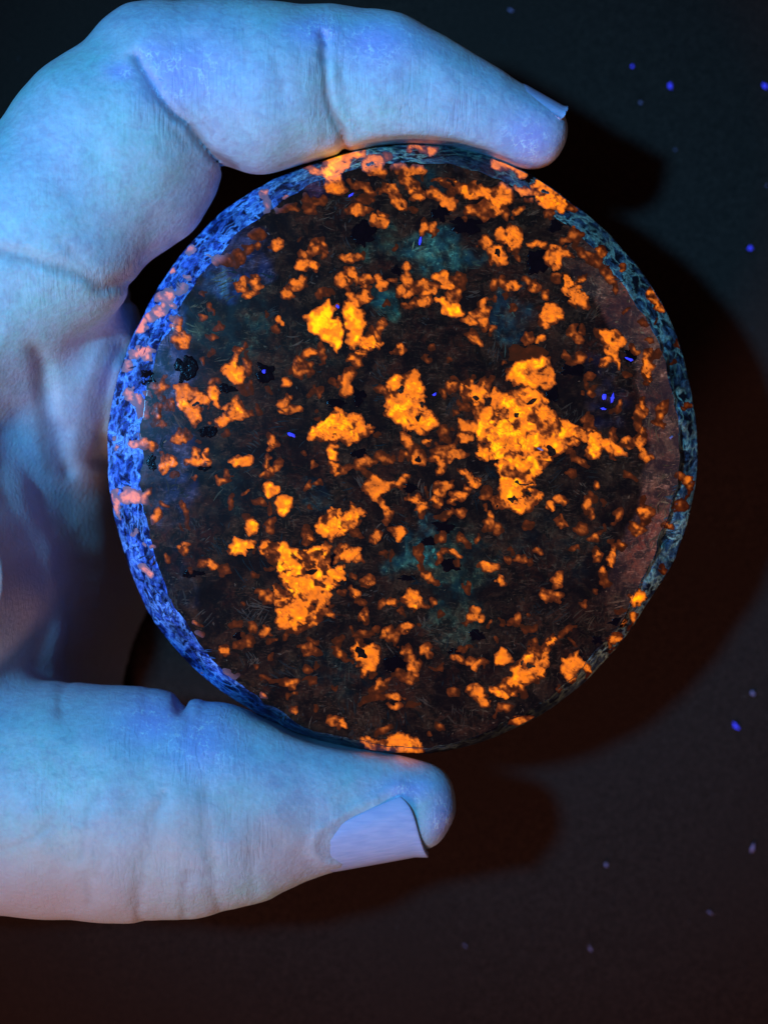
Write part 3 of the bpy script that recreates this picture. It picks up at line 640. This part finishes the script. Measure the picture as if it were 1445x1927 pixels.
for b_ in range(900):
    a = r3.uniform(0, 2 * np.pi); q = 560 * math.sqrt(r3.random())
    if b_ < 350: q = 560 * r3.uniform(.90, .99)
    todo.append((CX + q * math.cos(a), CY - q * math.sin(a), r3.uniform(0, np.pi), r3.uniform(2, 9), r3.normal(0, .15), r3.uniform(.2, 1) ** 2))
for x, y, ang, L, bend, lum in todo:
    rr_ = math.hypot(x - CX, y - CY); a = math.atan2(CY - y, x - CX)
    if rr_ > .985 * R_OUT(np.array([a]))[0]: continue
    on_rim = rr_ > R_IN(np.array([a]))[0]
    j = int((y - 258) / ST); i = int((x - 192) / ST)
    if SD[j, i] > -2: continue
    if any(((x - g[0]) / g[2]) ** 2 + ((y - g[1]) / g[3]) ** 2 < 1 for g in GRC): continue
    if on_rim: L = min(L, 16)
    w = r3.uniform(.5, 1.9)
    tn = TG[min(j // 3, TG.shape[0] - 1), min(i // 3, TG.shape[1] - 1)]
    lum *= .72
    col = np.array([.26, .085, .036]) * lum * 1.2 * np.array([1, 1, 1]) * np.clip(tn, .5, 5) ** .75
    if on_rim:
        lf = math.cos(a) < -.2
        col = (np.array([.25, .42, 1.0]) if lf else np.array([.35, .40, .42])) * lum * (1.2 if lf else .8)  # left rim fibres carry the same painted blue reflection
        if math.sin(a) < -.75: col = col * .15  # bottom rim fibres darkened with the same painted shade
    pts = []
    cx_, cy_ = x, y; tt = ang
    for k in range(5):
        pts.append((cx_, cy_, tt, w * (1 - abs(k - 2) / 2.6))); cx_ += L / 4 * math.cos(tt); cy_ += L / 4 * math.sin(tt); tt += bend
    pp = np.array([(q[0] - math.sin(q[2]) * q[3] * sg, q[1] + math.cos(q[2]) * q[3] * sg) for q in pts for sg in (-1, 1)])
    rp = np.hypot(pp[:, 0] - CX, pp[:, 1] - CY); tp = np.arctan2(CY - pp[:, 1], pp[:, 0] - CX)
    if (rp > R_OUT(tp) - 2).any(): continue
    z = stone_z(pp[:, 0], pp[:, 1]) + (.012 if not on_rim else .05)
    b0 = len(V) * 10
    kz = (CAMH - z) / CAMH / PXMM
    V.append(np.stack([(pp[:, 0] - 722.5) * kz, (963.5 - pp[:, 1]) * kz, z], 1)); T.append(np.repeat(col[None], 10, 0))
    F += [(b0 + 2 * k, b0 + 2 * k + 2, b0 + 2 * k + 3, b0 + 2 * k + 1) for k in range(4)]
    nf += 1
o = mesh('pale_fibres', np.concatenate(V), np.array(F), M_FIBRE, stone, cols={'tint': np.concatenate(T)}); o['kind'] = 'stuff'

# ------------------------------------------------------------------ the hand: one continuous surface from a distance field
VOX = 0.36
lo = np.array([-72.0, -48.0, -31.0]); hi = np.array([24.0, 56.0, 14.0])
nx, ny, nz_ = [int(math.ceil(v)) for v in (hi - lo) / VOX]
ax_ = [lo[k] + VOX * np.arange(n_) for k, n_ in enumerate((nx, ny, nz_))]
D = np.full((nx, ny, nz_), 12.0, np.float32)

def blend(box, d, k):
    sub = D[box]
    h = np.clip(.5 + .5 * (d - sub) / k, 0, 1)
    D[box] = d * (1 - h) + sub * h - k * h * (1 - h)

def box_of(mn, mx):
    s = []
    for k in range(3):
        a = max(0, int((mn[k] - lo[k]) / VOX)); b = min(D.shape[k], int((mx[k] - lo[k]) / VOX) + 2)
        s.append(slice(a, max(a, b)))
    return tuple(s)

def grid(box):
    return np.meshgrid(ax_[0][box[0]].astype(np.float32), ax_[1][box[1]].astype(np.float32), ax_[2][box[2]].astype(np.float32), indexing='ij')

def chain(pts, k=1.6, flat=1.0):
    """round cones through (px, py, z, r_mm)"""
    q = [(P(a, b, c), r) for a, b, c, r in pts]
    for (a, ra), (b, rb) in zip(q[:-1], q[1:]):
        R = max(ra, rb) + 5
        box = box_of(np.minimum(a, b) - R, np.maximum(a, b) + R)
        X, Y, Z = grid(box)
        if X.size == 0: continue
        ab = b - a; L2 = (ab ** 2).sum()
        t = np.clip(((X - a[0]) * ab[0] + (Y - a[1]) * ab[1] + (Z - a[2]) * ab[2]) / L2, 0, 1)
        d = np.sqrt((X - a[0] - t * ab[0]) ** 2 + (Y - a[1] - t * ab[1]) ** 2 + ((Z - a[2] - t * ab[2]) / flat) ** 2) - (ra + (rb - ra) * t)
        blend(box, d.astype(np.float32), k)

def ellipsoid(px, py, z, r, k=2.5, rot=0.0):
    c = P(px, py, z); R = max(r) + 6
    box = box_of(c - R, c + R); X, Y, Z = grid(box)
    if X.size == 0: return
    X = X - c[0]; Y = Y - c[1]; Z = Z - c[2]
    ca, sa = math.cos(rot), math.sin(rot)
    u = X * ca + Y * sa; v = -X * sa + Y * ca
    q = np.sqrt((u / r[0]) ** 2 + (v / r[1]) ** 2 + (Z / r[2]) ** 2)
    g = np.sqrt((u / r[0] ** 2) ** 2 + (v / r[1] ** 2) ** 2 + (Z / r[2] ** 2) ** 2) + 1e-6
    blend(box, (q * (q - 1) / g).astype(np.float32), k)

# palm hollow, web and curled finger first (broad forms)
box = box_of(np.array([-72, -26, -31.]), np.array([-14, 22, 9.])); X, Y, Z = grid(box)
wall = (X + 36.0 + 1.5 * np.sin(Y * .25)) * .955 + (Z - 1.0) * .297       # inner side of the palm, steep
wall = np.maximum(np.maximum(wall, np.abs(Y + 2) - 20), np.maximum(Z - 4, -62 - X))
blend(box, wall.astype(np.float32), 3.0)
ellipsoid(-260, 900, -14, (17, 28, 13), 3.0)
ellipsoid(-560, 980, -13, (24, 27, 13), 4.0)
chain([(-420, 560, -8, 12), (-160, 640, -6, 11)], 3.0)
ellipsoid(70, 640, -11, (9.2, 10.5, 8.6), 5.0)
ellipsoid(130, 660, -15, (6.5, 8.0, 7.5), 5.0)
ellipsoid(20, 800, -15, (8.5, 8.0, 7.5), 6.0)
ellipsoid(90, 860, -22, (6.5, 9.0, 7.0), 6.0)
chain([(-150, 850, -6, 6.5), (-60, 950, -6, 5.8), (-5, 1060, -8, 5.2), (25, 1180, -11, 4.9), (35, 1300, -15, 4.6)], 1.0)
# index finger
chain([(-160, 620, -4, 11.5), (70, 440, -2, 10.0)], 2.5)
chain([(70, 440, -2, 9.8), (200, 275, -2, 9.0), (302, 168, -3, 8.1)], 1.2)
ellipsoid(280, 330, -4, (6.5, 8.6, 6.5), 1.6, -0.6)
chain([(302, 168, -3, 8.0), (400, 160, -3, 7.7), (490, 166, -3, 7.9), (560, 158, -3.5, 7.4), (625, 148, -4, 6.75)], 1.2)
chain([(625, 148, -4, 6.7), (720, 160, -4, 6.75), (800, 186, -4, 5.9), (890, 218, -4.2, 4.75), (960, 240, -4.5, 3.9), (1003, 252, -4.5, 3.3)], 1.2)
# thumb
chain([(-500, 1380, -12, 13), (-180, 1490, -7, 12.0), (100, 1506, -5, 11.2)], 3.0)
chain([(100, 1506, -5, 11.2), (230, 1512, -4.5, 11.0), (350, 1520, -4, 10.3), (430, 1520, -4, 9.3), (510, 1513, -4, 8.0), (600, 1512, -4, 6.4), (690, 1513, -4, 5.15), (765, 1515, -4, 4.45), (790, 1512, -4, 3.5)], 1.2)
ellipsoid(640, 1470, -5, (6, 2.6, 3.6), 1.5)

# creases and folds: shallow grooves that run over the surface
GROOVE = [  # width px, depth mm, points
    (9, .95, "258 112 285 160 318 205 370 258 440 312"), (8, .75, "606 60 610 120 618 190 640 250 668 300"),
    (5, .22, "592 120 598 200 612 262"), (5, .2, "640 110 652 190 672 250"), (5, .2, "300 150 345 205 400 250"), (5, .2, "262 150 300 215 350 275"), (4, .12, "560 90 566 170"), (4, .12, "460 60 466 150"), (4, .12, "700 200 706 270"),
    (5, .10, "726 150 724 270"), (5, .08, "822 175 824 255"),
    (11, .45, "-30 474 60 492 130 512 190 540 250 520 330 462"), (7, .25, "130 470 165 520 195 545"), (6, .12, "520 110 528 190"),
    (18, .55, "62 660 74 760 88 880"), (16, .45, "205 640 170 740 150 850"),
    (9, 1.3, "332 1270 326 1318 334 1342"), (6, .16, "352 1310 356 1370 350 1420"), (5, .12, "262 1290 268 1345"), (5, .12, "378 1315 380 1400"),
    (5, .16, "470 1315 472 1345"), (8, .2, "108 1290 112 1350"),
    (8, .16, "186 1470 160 1545 146 1610"), (9, .26, "318 1490 292 1545 270 1620 262 1690 254 1745"), (8, .22, "390 1480 388 1560 396 1630 404 1720"),
    (8, .22, "352 1640 344 1700 338 1745"), (7, .12, "190 1575 182 1650"), (7, .12, "100 1540 60 1575 10 1590"), (7, .1, "232 1480 226 1530"), (8, .14, "160 1640 166 1700"),
    (7, .12, "470 1600 478 1690"),
]
XM, YM = np.meshgrid(ax_[0], ax_[1], indexing='ij')
PXm = 722.5 + XM * PXMM * CAMH / (CAMH - 3); PYm = 963.5 - YM * PXMM * CAMH / (CAMH - 3)
def poly_d(px, py, s):
    q = np.array(list(map(float, s.split()))).reshape(-1, 2); d = np.full(px.shape, 1e9)
    for (x0, y0), (x1, y1) in zip(q[:-1], q[1:]):
        ex, ey = x1 - x0, y1 - y0
        t = np.clip(((px - x0) * ex + (py - y0) * ey) / (ex * ex + ey * ey), 0, 1)
        d = np.minimum(d, np.hypot(px - x0 - t * ex, py - y0 - t * ey))
    return d
wob = 5 * fbm(PXm + 3000, PYm + 3000, 40, 91, 2); wob2 = 5 * fbm(PXm + 3000, PYm + 3000, 40, 95, 2)
gro = np.zeros(XM.shape)
for w, dep, s in GROOVE:
    gro = np.maximum(gro, dep * np.exp(-(poly_d(PXm + wob, PYm + wob2, s) / w) ** 2))
D += gro[:, :, None].astype(np.float32)
RIDGE = [(9, .30, "640 1640 604 1630 588 1600 596 1566 650 1532 700 1510 750 1482")]
rdg = np.zeros(XM.shape)
for w, dep, q in RIDGE:
    rdg = np.maximum(rdg, dep * np.exp(-(poly_d(PXm, PYm, q) / w) ** 2))
box = box_of(lo, hi); zf = (1 / (1 + np.exp(-(ax_[2] + 7) * 1.2)))[None, None, :]
D -= (rdg[:, :, None] * zf).astype(np.float32)
# soft lumps of flesh
D += (0.22 * fbm(PXm + 4000, PYm + 4000, 120, 51, 3))[:, :, None].astype(np.float32)

# flesh gives way to the stone it presses on
thm = np.arctan2(CY - PYm, PXm - CX)
px0 = 722.5 + XM * PXMM / 1.0235; py0 = 963.5 - YM * PXMM / 1.0235
sd_st = (np.hypot(px0 - CX, py0 - CY) - R_OUT(np.arctan2(CY - py0, px0 - CX))) / PXMM
zz = ax_[2][None, None, :]
dst = np.maximum(sd_st[:, :, None] - 0.05, -12.0 - zz)
a_ = D; b_ = -dst.astype(np.float32); kk = .5
h_ = np.clip(.5 - .5 * (a_ - b_) / kk, 0, 1)
D = a_ * (1 - h_) + b_ * h_ + kk * h_ * (1 - h_)
del dst, a_, b_, h_
# closed ends
for k in range(3):
    for e in (0, 1, -1, -2):
        ix = [slice(None)] * 3; ix[k] = e; D[tuple(ix)] = np.maximum(D[tuple(ix)], 0.5)

def surface_nets(D):
    neg = D < 0
    c = [neg[a:a + nx - 1, b:b + ny - 1, d:d + nz_ - 1] for a in (0, 1) for b in (0, 1) for d in (0, 1)]
    s = sum(x.astype(np.int8) for x in c)
    act = (s > 0) & (s < 8)
    I = np.argwhere(act); vid = np.full(act.shape, -1, np.int64); vid[act] = np.arange(len(I))
    acc = np.zeros((len(I), 3)); n_ = np.zeros(len(I))
    for ax in range(3):
        o1, o2 = [k for k in range(3) if k != ax]
        for a in (0, 1):
            for b in (0, 1):
                p0 = I.copy(); p0[:, o1] += a; p0[:, o2] += b
                p1 = p0.copy(); p1[:, ax] += 1
                d0 = D[p0[:, 0], p0[:, 1], p0[:, 2]]; d1 = D[p1[:, 0], p1[:, 1], p1[:, 2]]
                m_ = (d0 < 0) != (d1 < 0)
                t = np.where(m_, d0 / np.where(m_, d0 - d1, 1), 0)
                q = p0.astype(float); q[:, ax] += t
                acc += q * m_[:, None]; n_ += m_
    V = acc / n_[:, None] * VOX + lo
    F = []
    for ax in range(3):
        o1, o2 = [(1, 2), (2, 0), (0, 1)][ax]
        sl0 = [slice(1, None)] * 3; sl0[ax] = slice(0, -1); sl1 = [slice(1, None)] * 3; sl1[ax] = slice(1, None)
        n0 = neg[tuple(sl0)]; n1 = neg[tuple(sl1)]
        for flip, mk in ((False, n0 & ~n1), (True, ~n0 & n1)):
            e = np.argwhere(mk); e[:, [k for k in range(3) if k != ax]] += 1
            qs = []
            for da, db in ((1, 1), (0, 1), (0, 0), (1, 0)):
                p = e.copy(); p[:, o1] -= da; p[:, o2] -= db
                ok = (p >= 0).all(1) & (p < np.array(act.shape)).all(1)
                p = np.clip(p, 0, np.array(act.shape) - 1)
                qs.append(np.where(ok, vid[p[:, 0], p[:, 1], p[:, 2]], -1))
            q = np.stack(qs, 1); q = q[(q >= 0).all(1)]
            F.append(q[:, ::-1] if flip else q)
    return V, np.concatenate(F)
HV, HF = surface_nets(D)
ed = np.concatenate([HF[:, [0, 1]], HF[:, [1, 2]], HF[:, [2, 3]], HF[:, [3, 0]]])
deg = np.bincount(ed.ravel(), minlength=len(HV)).astype(float)
for lam in (.5, -.52, .5, -.52, .5):
    av = np.stack([np.bincount(ed[:, 0], HV[ed[:, 1], k], len(HV)) + np.bincount(ed[:, 1], HV[ed[:, 0], k], len(HV)) for k in range(3)], 1) / deg[:, None]
    HV = HV + lam * (av - HV)
hpx = 722.5 + HV[:, 0] * PXMM * CAMH / (CAMH - HV[:, 2]); hpy = 963.5 - HV[:, 1] * PXMM * CAMH / (CAMH - HV[:, 2])
FLK = [(705, 75, 85, 45), (345, 135, 80, 60), (285, 100, 30, 25), (230, 135, 30, 18), (290, 1360, 75, 50), (375, 1390, 80, 70), (770, 1485, 55, 25), (835, 1545, 35, 70), (600, 60, 60, 30), (1000, 260, 60, 50)]
flk = np.zeros(len(HV))
for x, y, a, b in FLK:
    flk = np.maximum(flk, np.exp(-((hpx - x) / a) ** 2 - ((hpy - y) / b) ** 2))
flk *= (HV[:, 2] > -9)
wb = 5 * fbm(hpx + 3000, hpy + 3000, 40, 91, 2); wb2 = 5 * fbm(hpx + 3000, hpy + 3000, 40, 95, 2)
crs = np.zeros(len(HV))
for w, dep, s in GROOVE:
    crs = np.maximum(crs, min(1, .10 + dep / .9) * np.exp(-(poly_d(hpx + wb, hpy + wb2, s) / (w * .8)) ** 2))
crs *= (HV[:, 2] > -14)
WRM = [(120, 1690, 300, 110, .9), (520, 1590, 120, 70, .8), (330, 1600, 160, 120, .6), (200, 1050, 330, 230, 1.0), (180, 780, 90, 110, .5), (40, 1100, 120, 200, 1)]  # warm light on lower thumb and palm hollow, painted as skin tone
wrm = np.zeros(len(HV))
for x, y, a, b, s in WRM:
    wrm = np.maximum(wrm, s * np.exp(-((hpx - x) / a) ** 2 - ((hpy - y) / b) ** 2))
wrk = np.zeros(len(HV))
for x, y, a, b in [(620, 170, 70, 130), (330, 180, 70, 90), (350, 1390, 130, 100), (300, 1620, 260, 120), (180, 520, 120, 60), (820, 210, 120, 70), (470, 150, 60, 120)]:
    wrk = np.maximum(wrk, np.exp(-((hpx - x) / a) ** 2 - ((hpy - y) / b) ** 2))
hand = bpy.data.objects.new('hand', None); C.objects.link(hand); hand.empty_display_size = 0.01
hand['label'] = 'bare left hand pinching the stone disc between bent index finger and thumb'
hand['category'] = 'hand'
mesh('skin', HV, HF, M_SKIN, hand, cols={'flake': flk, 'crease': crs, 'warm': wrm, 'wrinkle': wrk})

def nail(name, a, ra, b, rb, phi_root, phi_tip, x_tip, updir, lift, thick, nu=28, nv=22):
    """curved plate wrapped on the finger: phi runs around the finger's axis from +z towards updir"""
    a, b = P(*a), P(*b)
    ax = (b - a) / np.linalg.norm(b - a)
    e2 = np.array(updir, float); e2 -= ax * (e2 @ ax); e2 /= np.linalg.norm(e2)
    e1 = np.cross(ax, e2); e1 = e1 if e1[2] > 0 else -e1
    L = np.linalg.norm(b - a); top = np.zeros((nu, nv, 3)); bot = top.copy()
    for i in range(nu):
        for k in range(nv):
            u = i / (nu - 1); v = k / (nv - 1)
            ph = math.radians((phi_root[0] + (phi_root[1] - phi_root[0]) * v) * (1 - u) + (phi_tip[0] + (phi_tip[1] - phi_tip[0]) * v) * u)
            t1 = x_tip[0] + (x_tip[1] - x_tip[0]) * v - .10 * (2 * abs(v - .5)) ** 6
            t0 = -.14 * (1 - (2 * v - 1) ** 2) - .02
            t = t0 + (t1 - t0) * u
            r = ra + (rb - ra) * min(t, 1.05) + lift * (-.35 + 1.35 * sstep(-.1, .25, u)) * (.4 + .6 * sstep(0, .15, v) * sstep(1, .85, v))
            c = a + ax * L * t
            n_ = e1 * math.cos(ph) + e2 * math.sin(ph)
            top[i, k] = c + n_ * r; bot[i, k] = c + n_ * (r - thick)
    T = top.reshape(-1, 3); Bt = bot.reshape(-1, 3)
    idx = np.arange(nu * nv).reshape(nu, nv); n0 = nu * nv
    f = np.stack([idx[:-1, :-1], idx[1:, :-1], idx[1:, 1:], idx[:-1, 1:]], -1).reshape(-1, 4)
    mid = top[nu // 2, nv // 2]; nn = np.cross(top[nu // 2 + 1, nv // 2] - mid, top[nu // 2, nv // 2 + 1] - mid)
    if nn @ (mid - bot[nu // 2, nv // 2]) < 0: f = f[:, ::-1]
    loop = np.concatenate([idx[:, 0], idx[-1, 1:], idx[-2::-1, -1], idx[0, -2:0:-1]])
    l2 = np.roll(loop, -1)
    sk = np.stack([loop, l2, l2 + n0, loop + n0], 1)
    o = mesh(name, np.concatenate([T, Bt]), np.concatenate([f, f[:, ::-1] + n0, sk]), M_NAIL, hand)
    bv = o.modifiers.new('soft_edge', 'BEVEL'); bv.width = 0.00012; bv.segments = 2; bv.limit_method = 'ANGLE'
    return o
nail('fingernail', (600, 1512, -4), 6.4, (775, 1516, -4), 4.55, (22, 82), (-17, 95), (.97, 1.24), (0, -1, 0), .46, .55)
nail('fingernail', (960, 238, -4.5), 4.0, (1040, 258, -4.5), 2.85, (38, 125), (30, 135), (1.14, 1.14), (.25, 1, 0), .34, .4)

# ------------------------------------------------------------------ lint on the cloth and on the stone
def lint(px, py, z, r, mat, label, group, ang):
    a = np.linspace(0, 2 * np.pi, 9, endpoint=False); V = []; F = []
    c = P(px, py, z); el = 4.2 if 'fibre' in label else 1.0 + random.random() * 1.6
    r = r * .55 if 'fibre' in label else r
    for k, (q, h) in enumerate(((1.0, 0.0), (.9, .35), (.45, .6))):
        rr_ = r * q * (1 + .55 * np.array([random.uniform(-1, 1) for _ in a]))
        x = rr_ * np.cos(a) * el; y = rr_ * np.sin(a)
        V.append(np.stack([c[0] + x * math.cos(ang) - y * math.sin(ang), c[1] + x * math.sin(ang) + y * math.cos(ang), np.full(9, z + h * r)], 1))
    i = np.arange(9); j = (i + 1) % 9
    F = [list(f) for k in range(2) for f in np.stack([k * 9 + i, k * 9 + j, (k + 1) * 9 + j, (k + 1) * 9 + i], 1)] + [list(range(18, 27))]
    me_o = mesh('lint_speck', np.concatenate(V), F, mat)
    me_o['label'] = label; me_o['category'] = 'lint'; me_o['group'] = group
ZT = -TABLE + .3
GC = 'lint specks on the dark cloth'
for x, y, r, mt, lb in [
    (1189, 125, .20, 0, 'small blue lint speck on dark cloth, highest of those right of the fingertip'),
    (1260, 162, .26, 0, 'largest bright blue lint speck on dark cloth right of the fingertip'),
    (1438, 162, .24, 0, 'blue lint speck at the right edge, level with the fingertip'),
    (1205, 193, .17, 1, 'faint lint speck on dark cloth just right of the index fingernail'),
    (962, 20, .17, 1, 'faint pale lint speck on dark cloth above the fingertip'),
    (1411, 466, .30, 0, 'elongated bright blue lint speck on dark cloth upper right of the stone'),
    (1416, 1305, .20, 1, 'dim violet lint speck on cloth at right, lower right of the stone'),
    (1383, 1366, .24, 0, 'bright blue lint speck on cloth lower right of the stone'),
    (1415, 1595, .28, 1, 'larger pale violet lint speck on cloth at the lower right edge'),
    (1140, 1628, .20, 1, 'pale lint speck on cloth right of the thumb tip'),
    (1335, 1718, .20, 1, 'grey lint fibre on cloth at the lower right'),
    (875, 1780, .16, 1, 'faint grey lint fibre on cloth below the thumb tip'),
    (1110, 1785, .20, 1, 'grey lint fibre on cloth, lowest right of the thumb'),
    (1270, 282, .12, 1, 'tiny faint lint fleck on cloth beside the shadow edge'),
    (1442, 350, .12, 1, 'tiny faint lint fleck at the right edge above the long blue speck'),
]:
    lint(x, y, ZT, r * .72, (M_LINT, M_LINT_DIM)[mt], lb, GC, random.uniform(0, 3))
V, F = [], []
r4 = np.random.default_rng(31)
for k in range(900):
    x, y = r4.uniform(-60, 60), r4.uniform(-70, 70); q = r4.uniform(.03, .10) if k % 9 else r4.uniform(.08, .16)
    an = r4.uniform(0, 6.28) + np.arange(4) * 1.57; e_ = r4.uniform(.3, 1.0)
    V += [(x + q * math.cos(t) * (1 if i % 2 else e_), y + q * math.sin(t) * (1 if i % 2 else e_), -TABLE + .32) for i, t in enumerate(an)]
    V.append((x, y, -TABLE + .36 + q * .5)); b = 5 * k
    F += [(b, b + 1, b + 4), (b + 1, b + 2, b + 4), (b + 2, b + 3, b + 4), (b + 3, b, b + 4)]
o = mesh('dust', np.array(V), F, M_DUST, None, smooth=False)
o['kind'] = 'stuff'; o['label'] = 'fine grey dust scattered over the dark cloth'; o['category'] = 'dust'
GS = 'lint specks on the stone disc'
for t, x, y, r, mt, lb in [
    ('D', 1130, 262, .20, 0, 'blue lint speck on a black grain at the left of the stone'),
    ('D', 1325, 718, .22, 0, 'bright blue lint speck left of the middle of the stone'),
    ('F', 748, 445, .22, 0, 'left of two blue lint specks side by side on the right of the stone'),
    ('F', 805, 456, .20, 0, 'right of two blue lint specks side by side on the right of the stone'),
    ('F', 740, 530, .12, 0, 'faint violet lint fleck just below the blue pair on the stone'),
    ('F', 925, 175, .17, 0, 'blue lint speck on black grain near the right edge of the stone'),
    ('F', 295, 820, .16, 1, 'pinkish lint speck on the largest orange crystal patch'),
    ('B', 840, 735, .15, 0, 'violet lint speck near the top middle of the stone'),
    ('B', 345, 405, .14, 0, 'small violet lint speck near the upper left edge of the stone'),
    ('B', 250, 1205, .15, 0, 'violet lint speck between two bright yellow crystal lobes'),
    ('E', 940, 425, .13, 0, 'tiny blue lint speck right of the yellow central crystal'),
    ('F', 1225, 735, .14, 1, 'pink lint speck on the right rim of the stone'),
]:
    x0, y0 = TILE[t]; qx = x0 + x / K; qy = y0 + y / K
    lint(qx, qy, float(stone_z(np.array([qx]), np.array([qy]))[0]) + .08, r * .8, (M_LINT, M_LINT_DIM)[mt], lb, GS, random.uniform(0, 3))
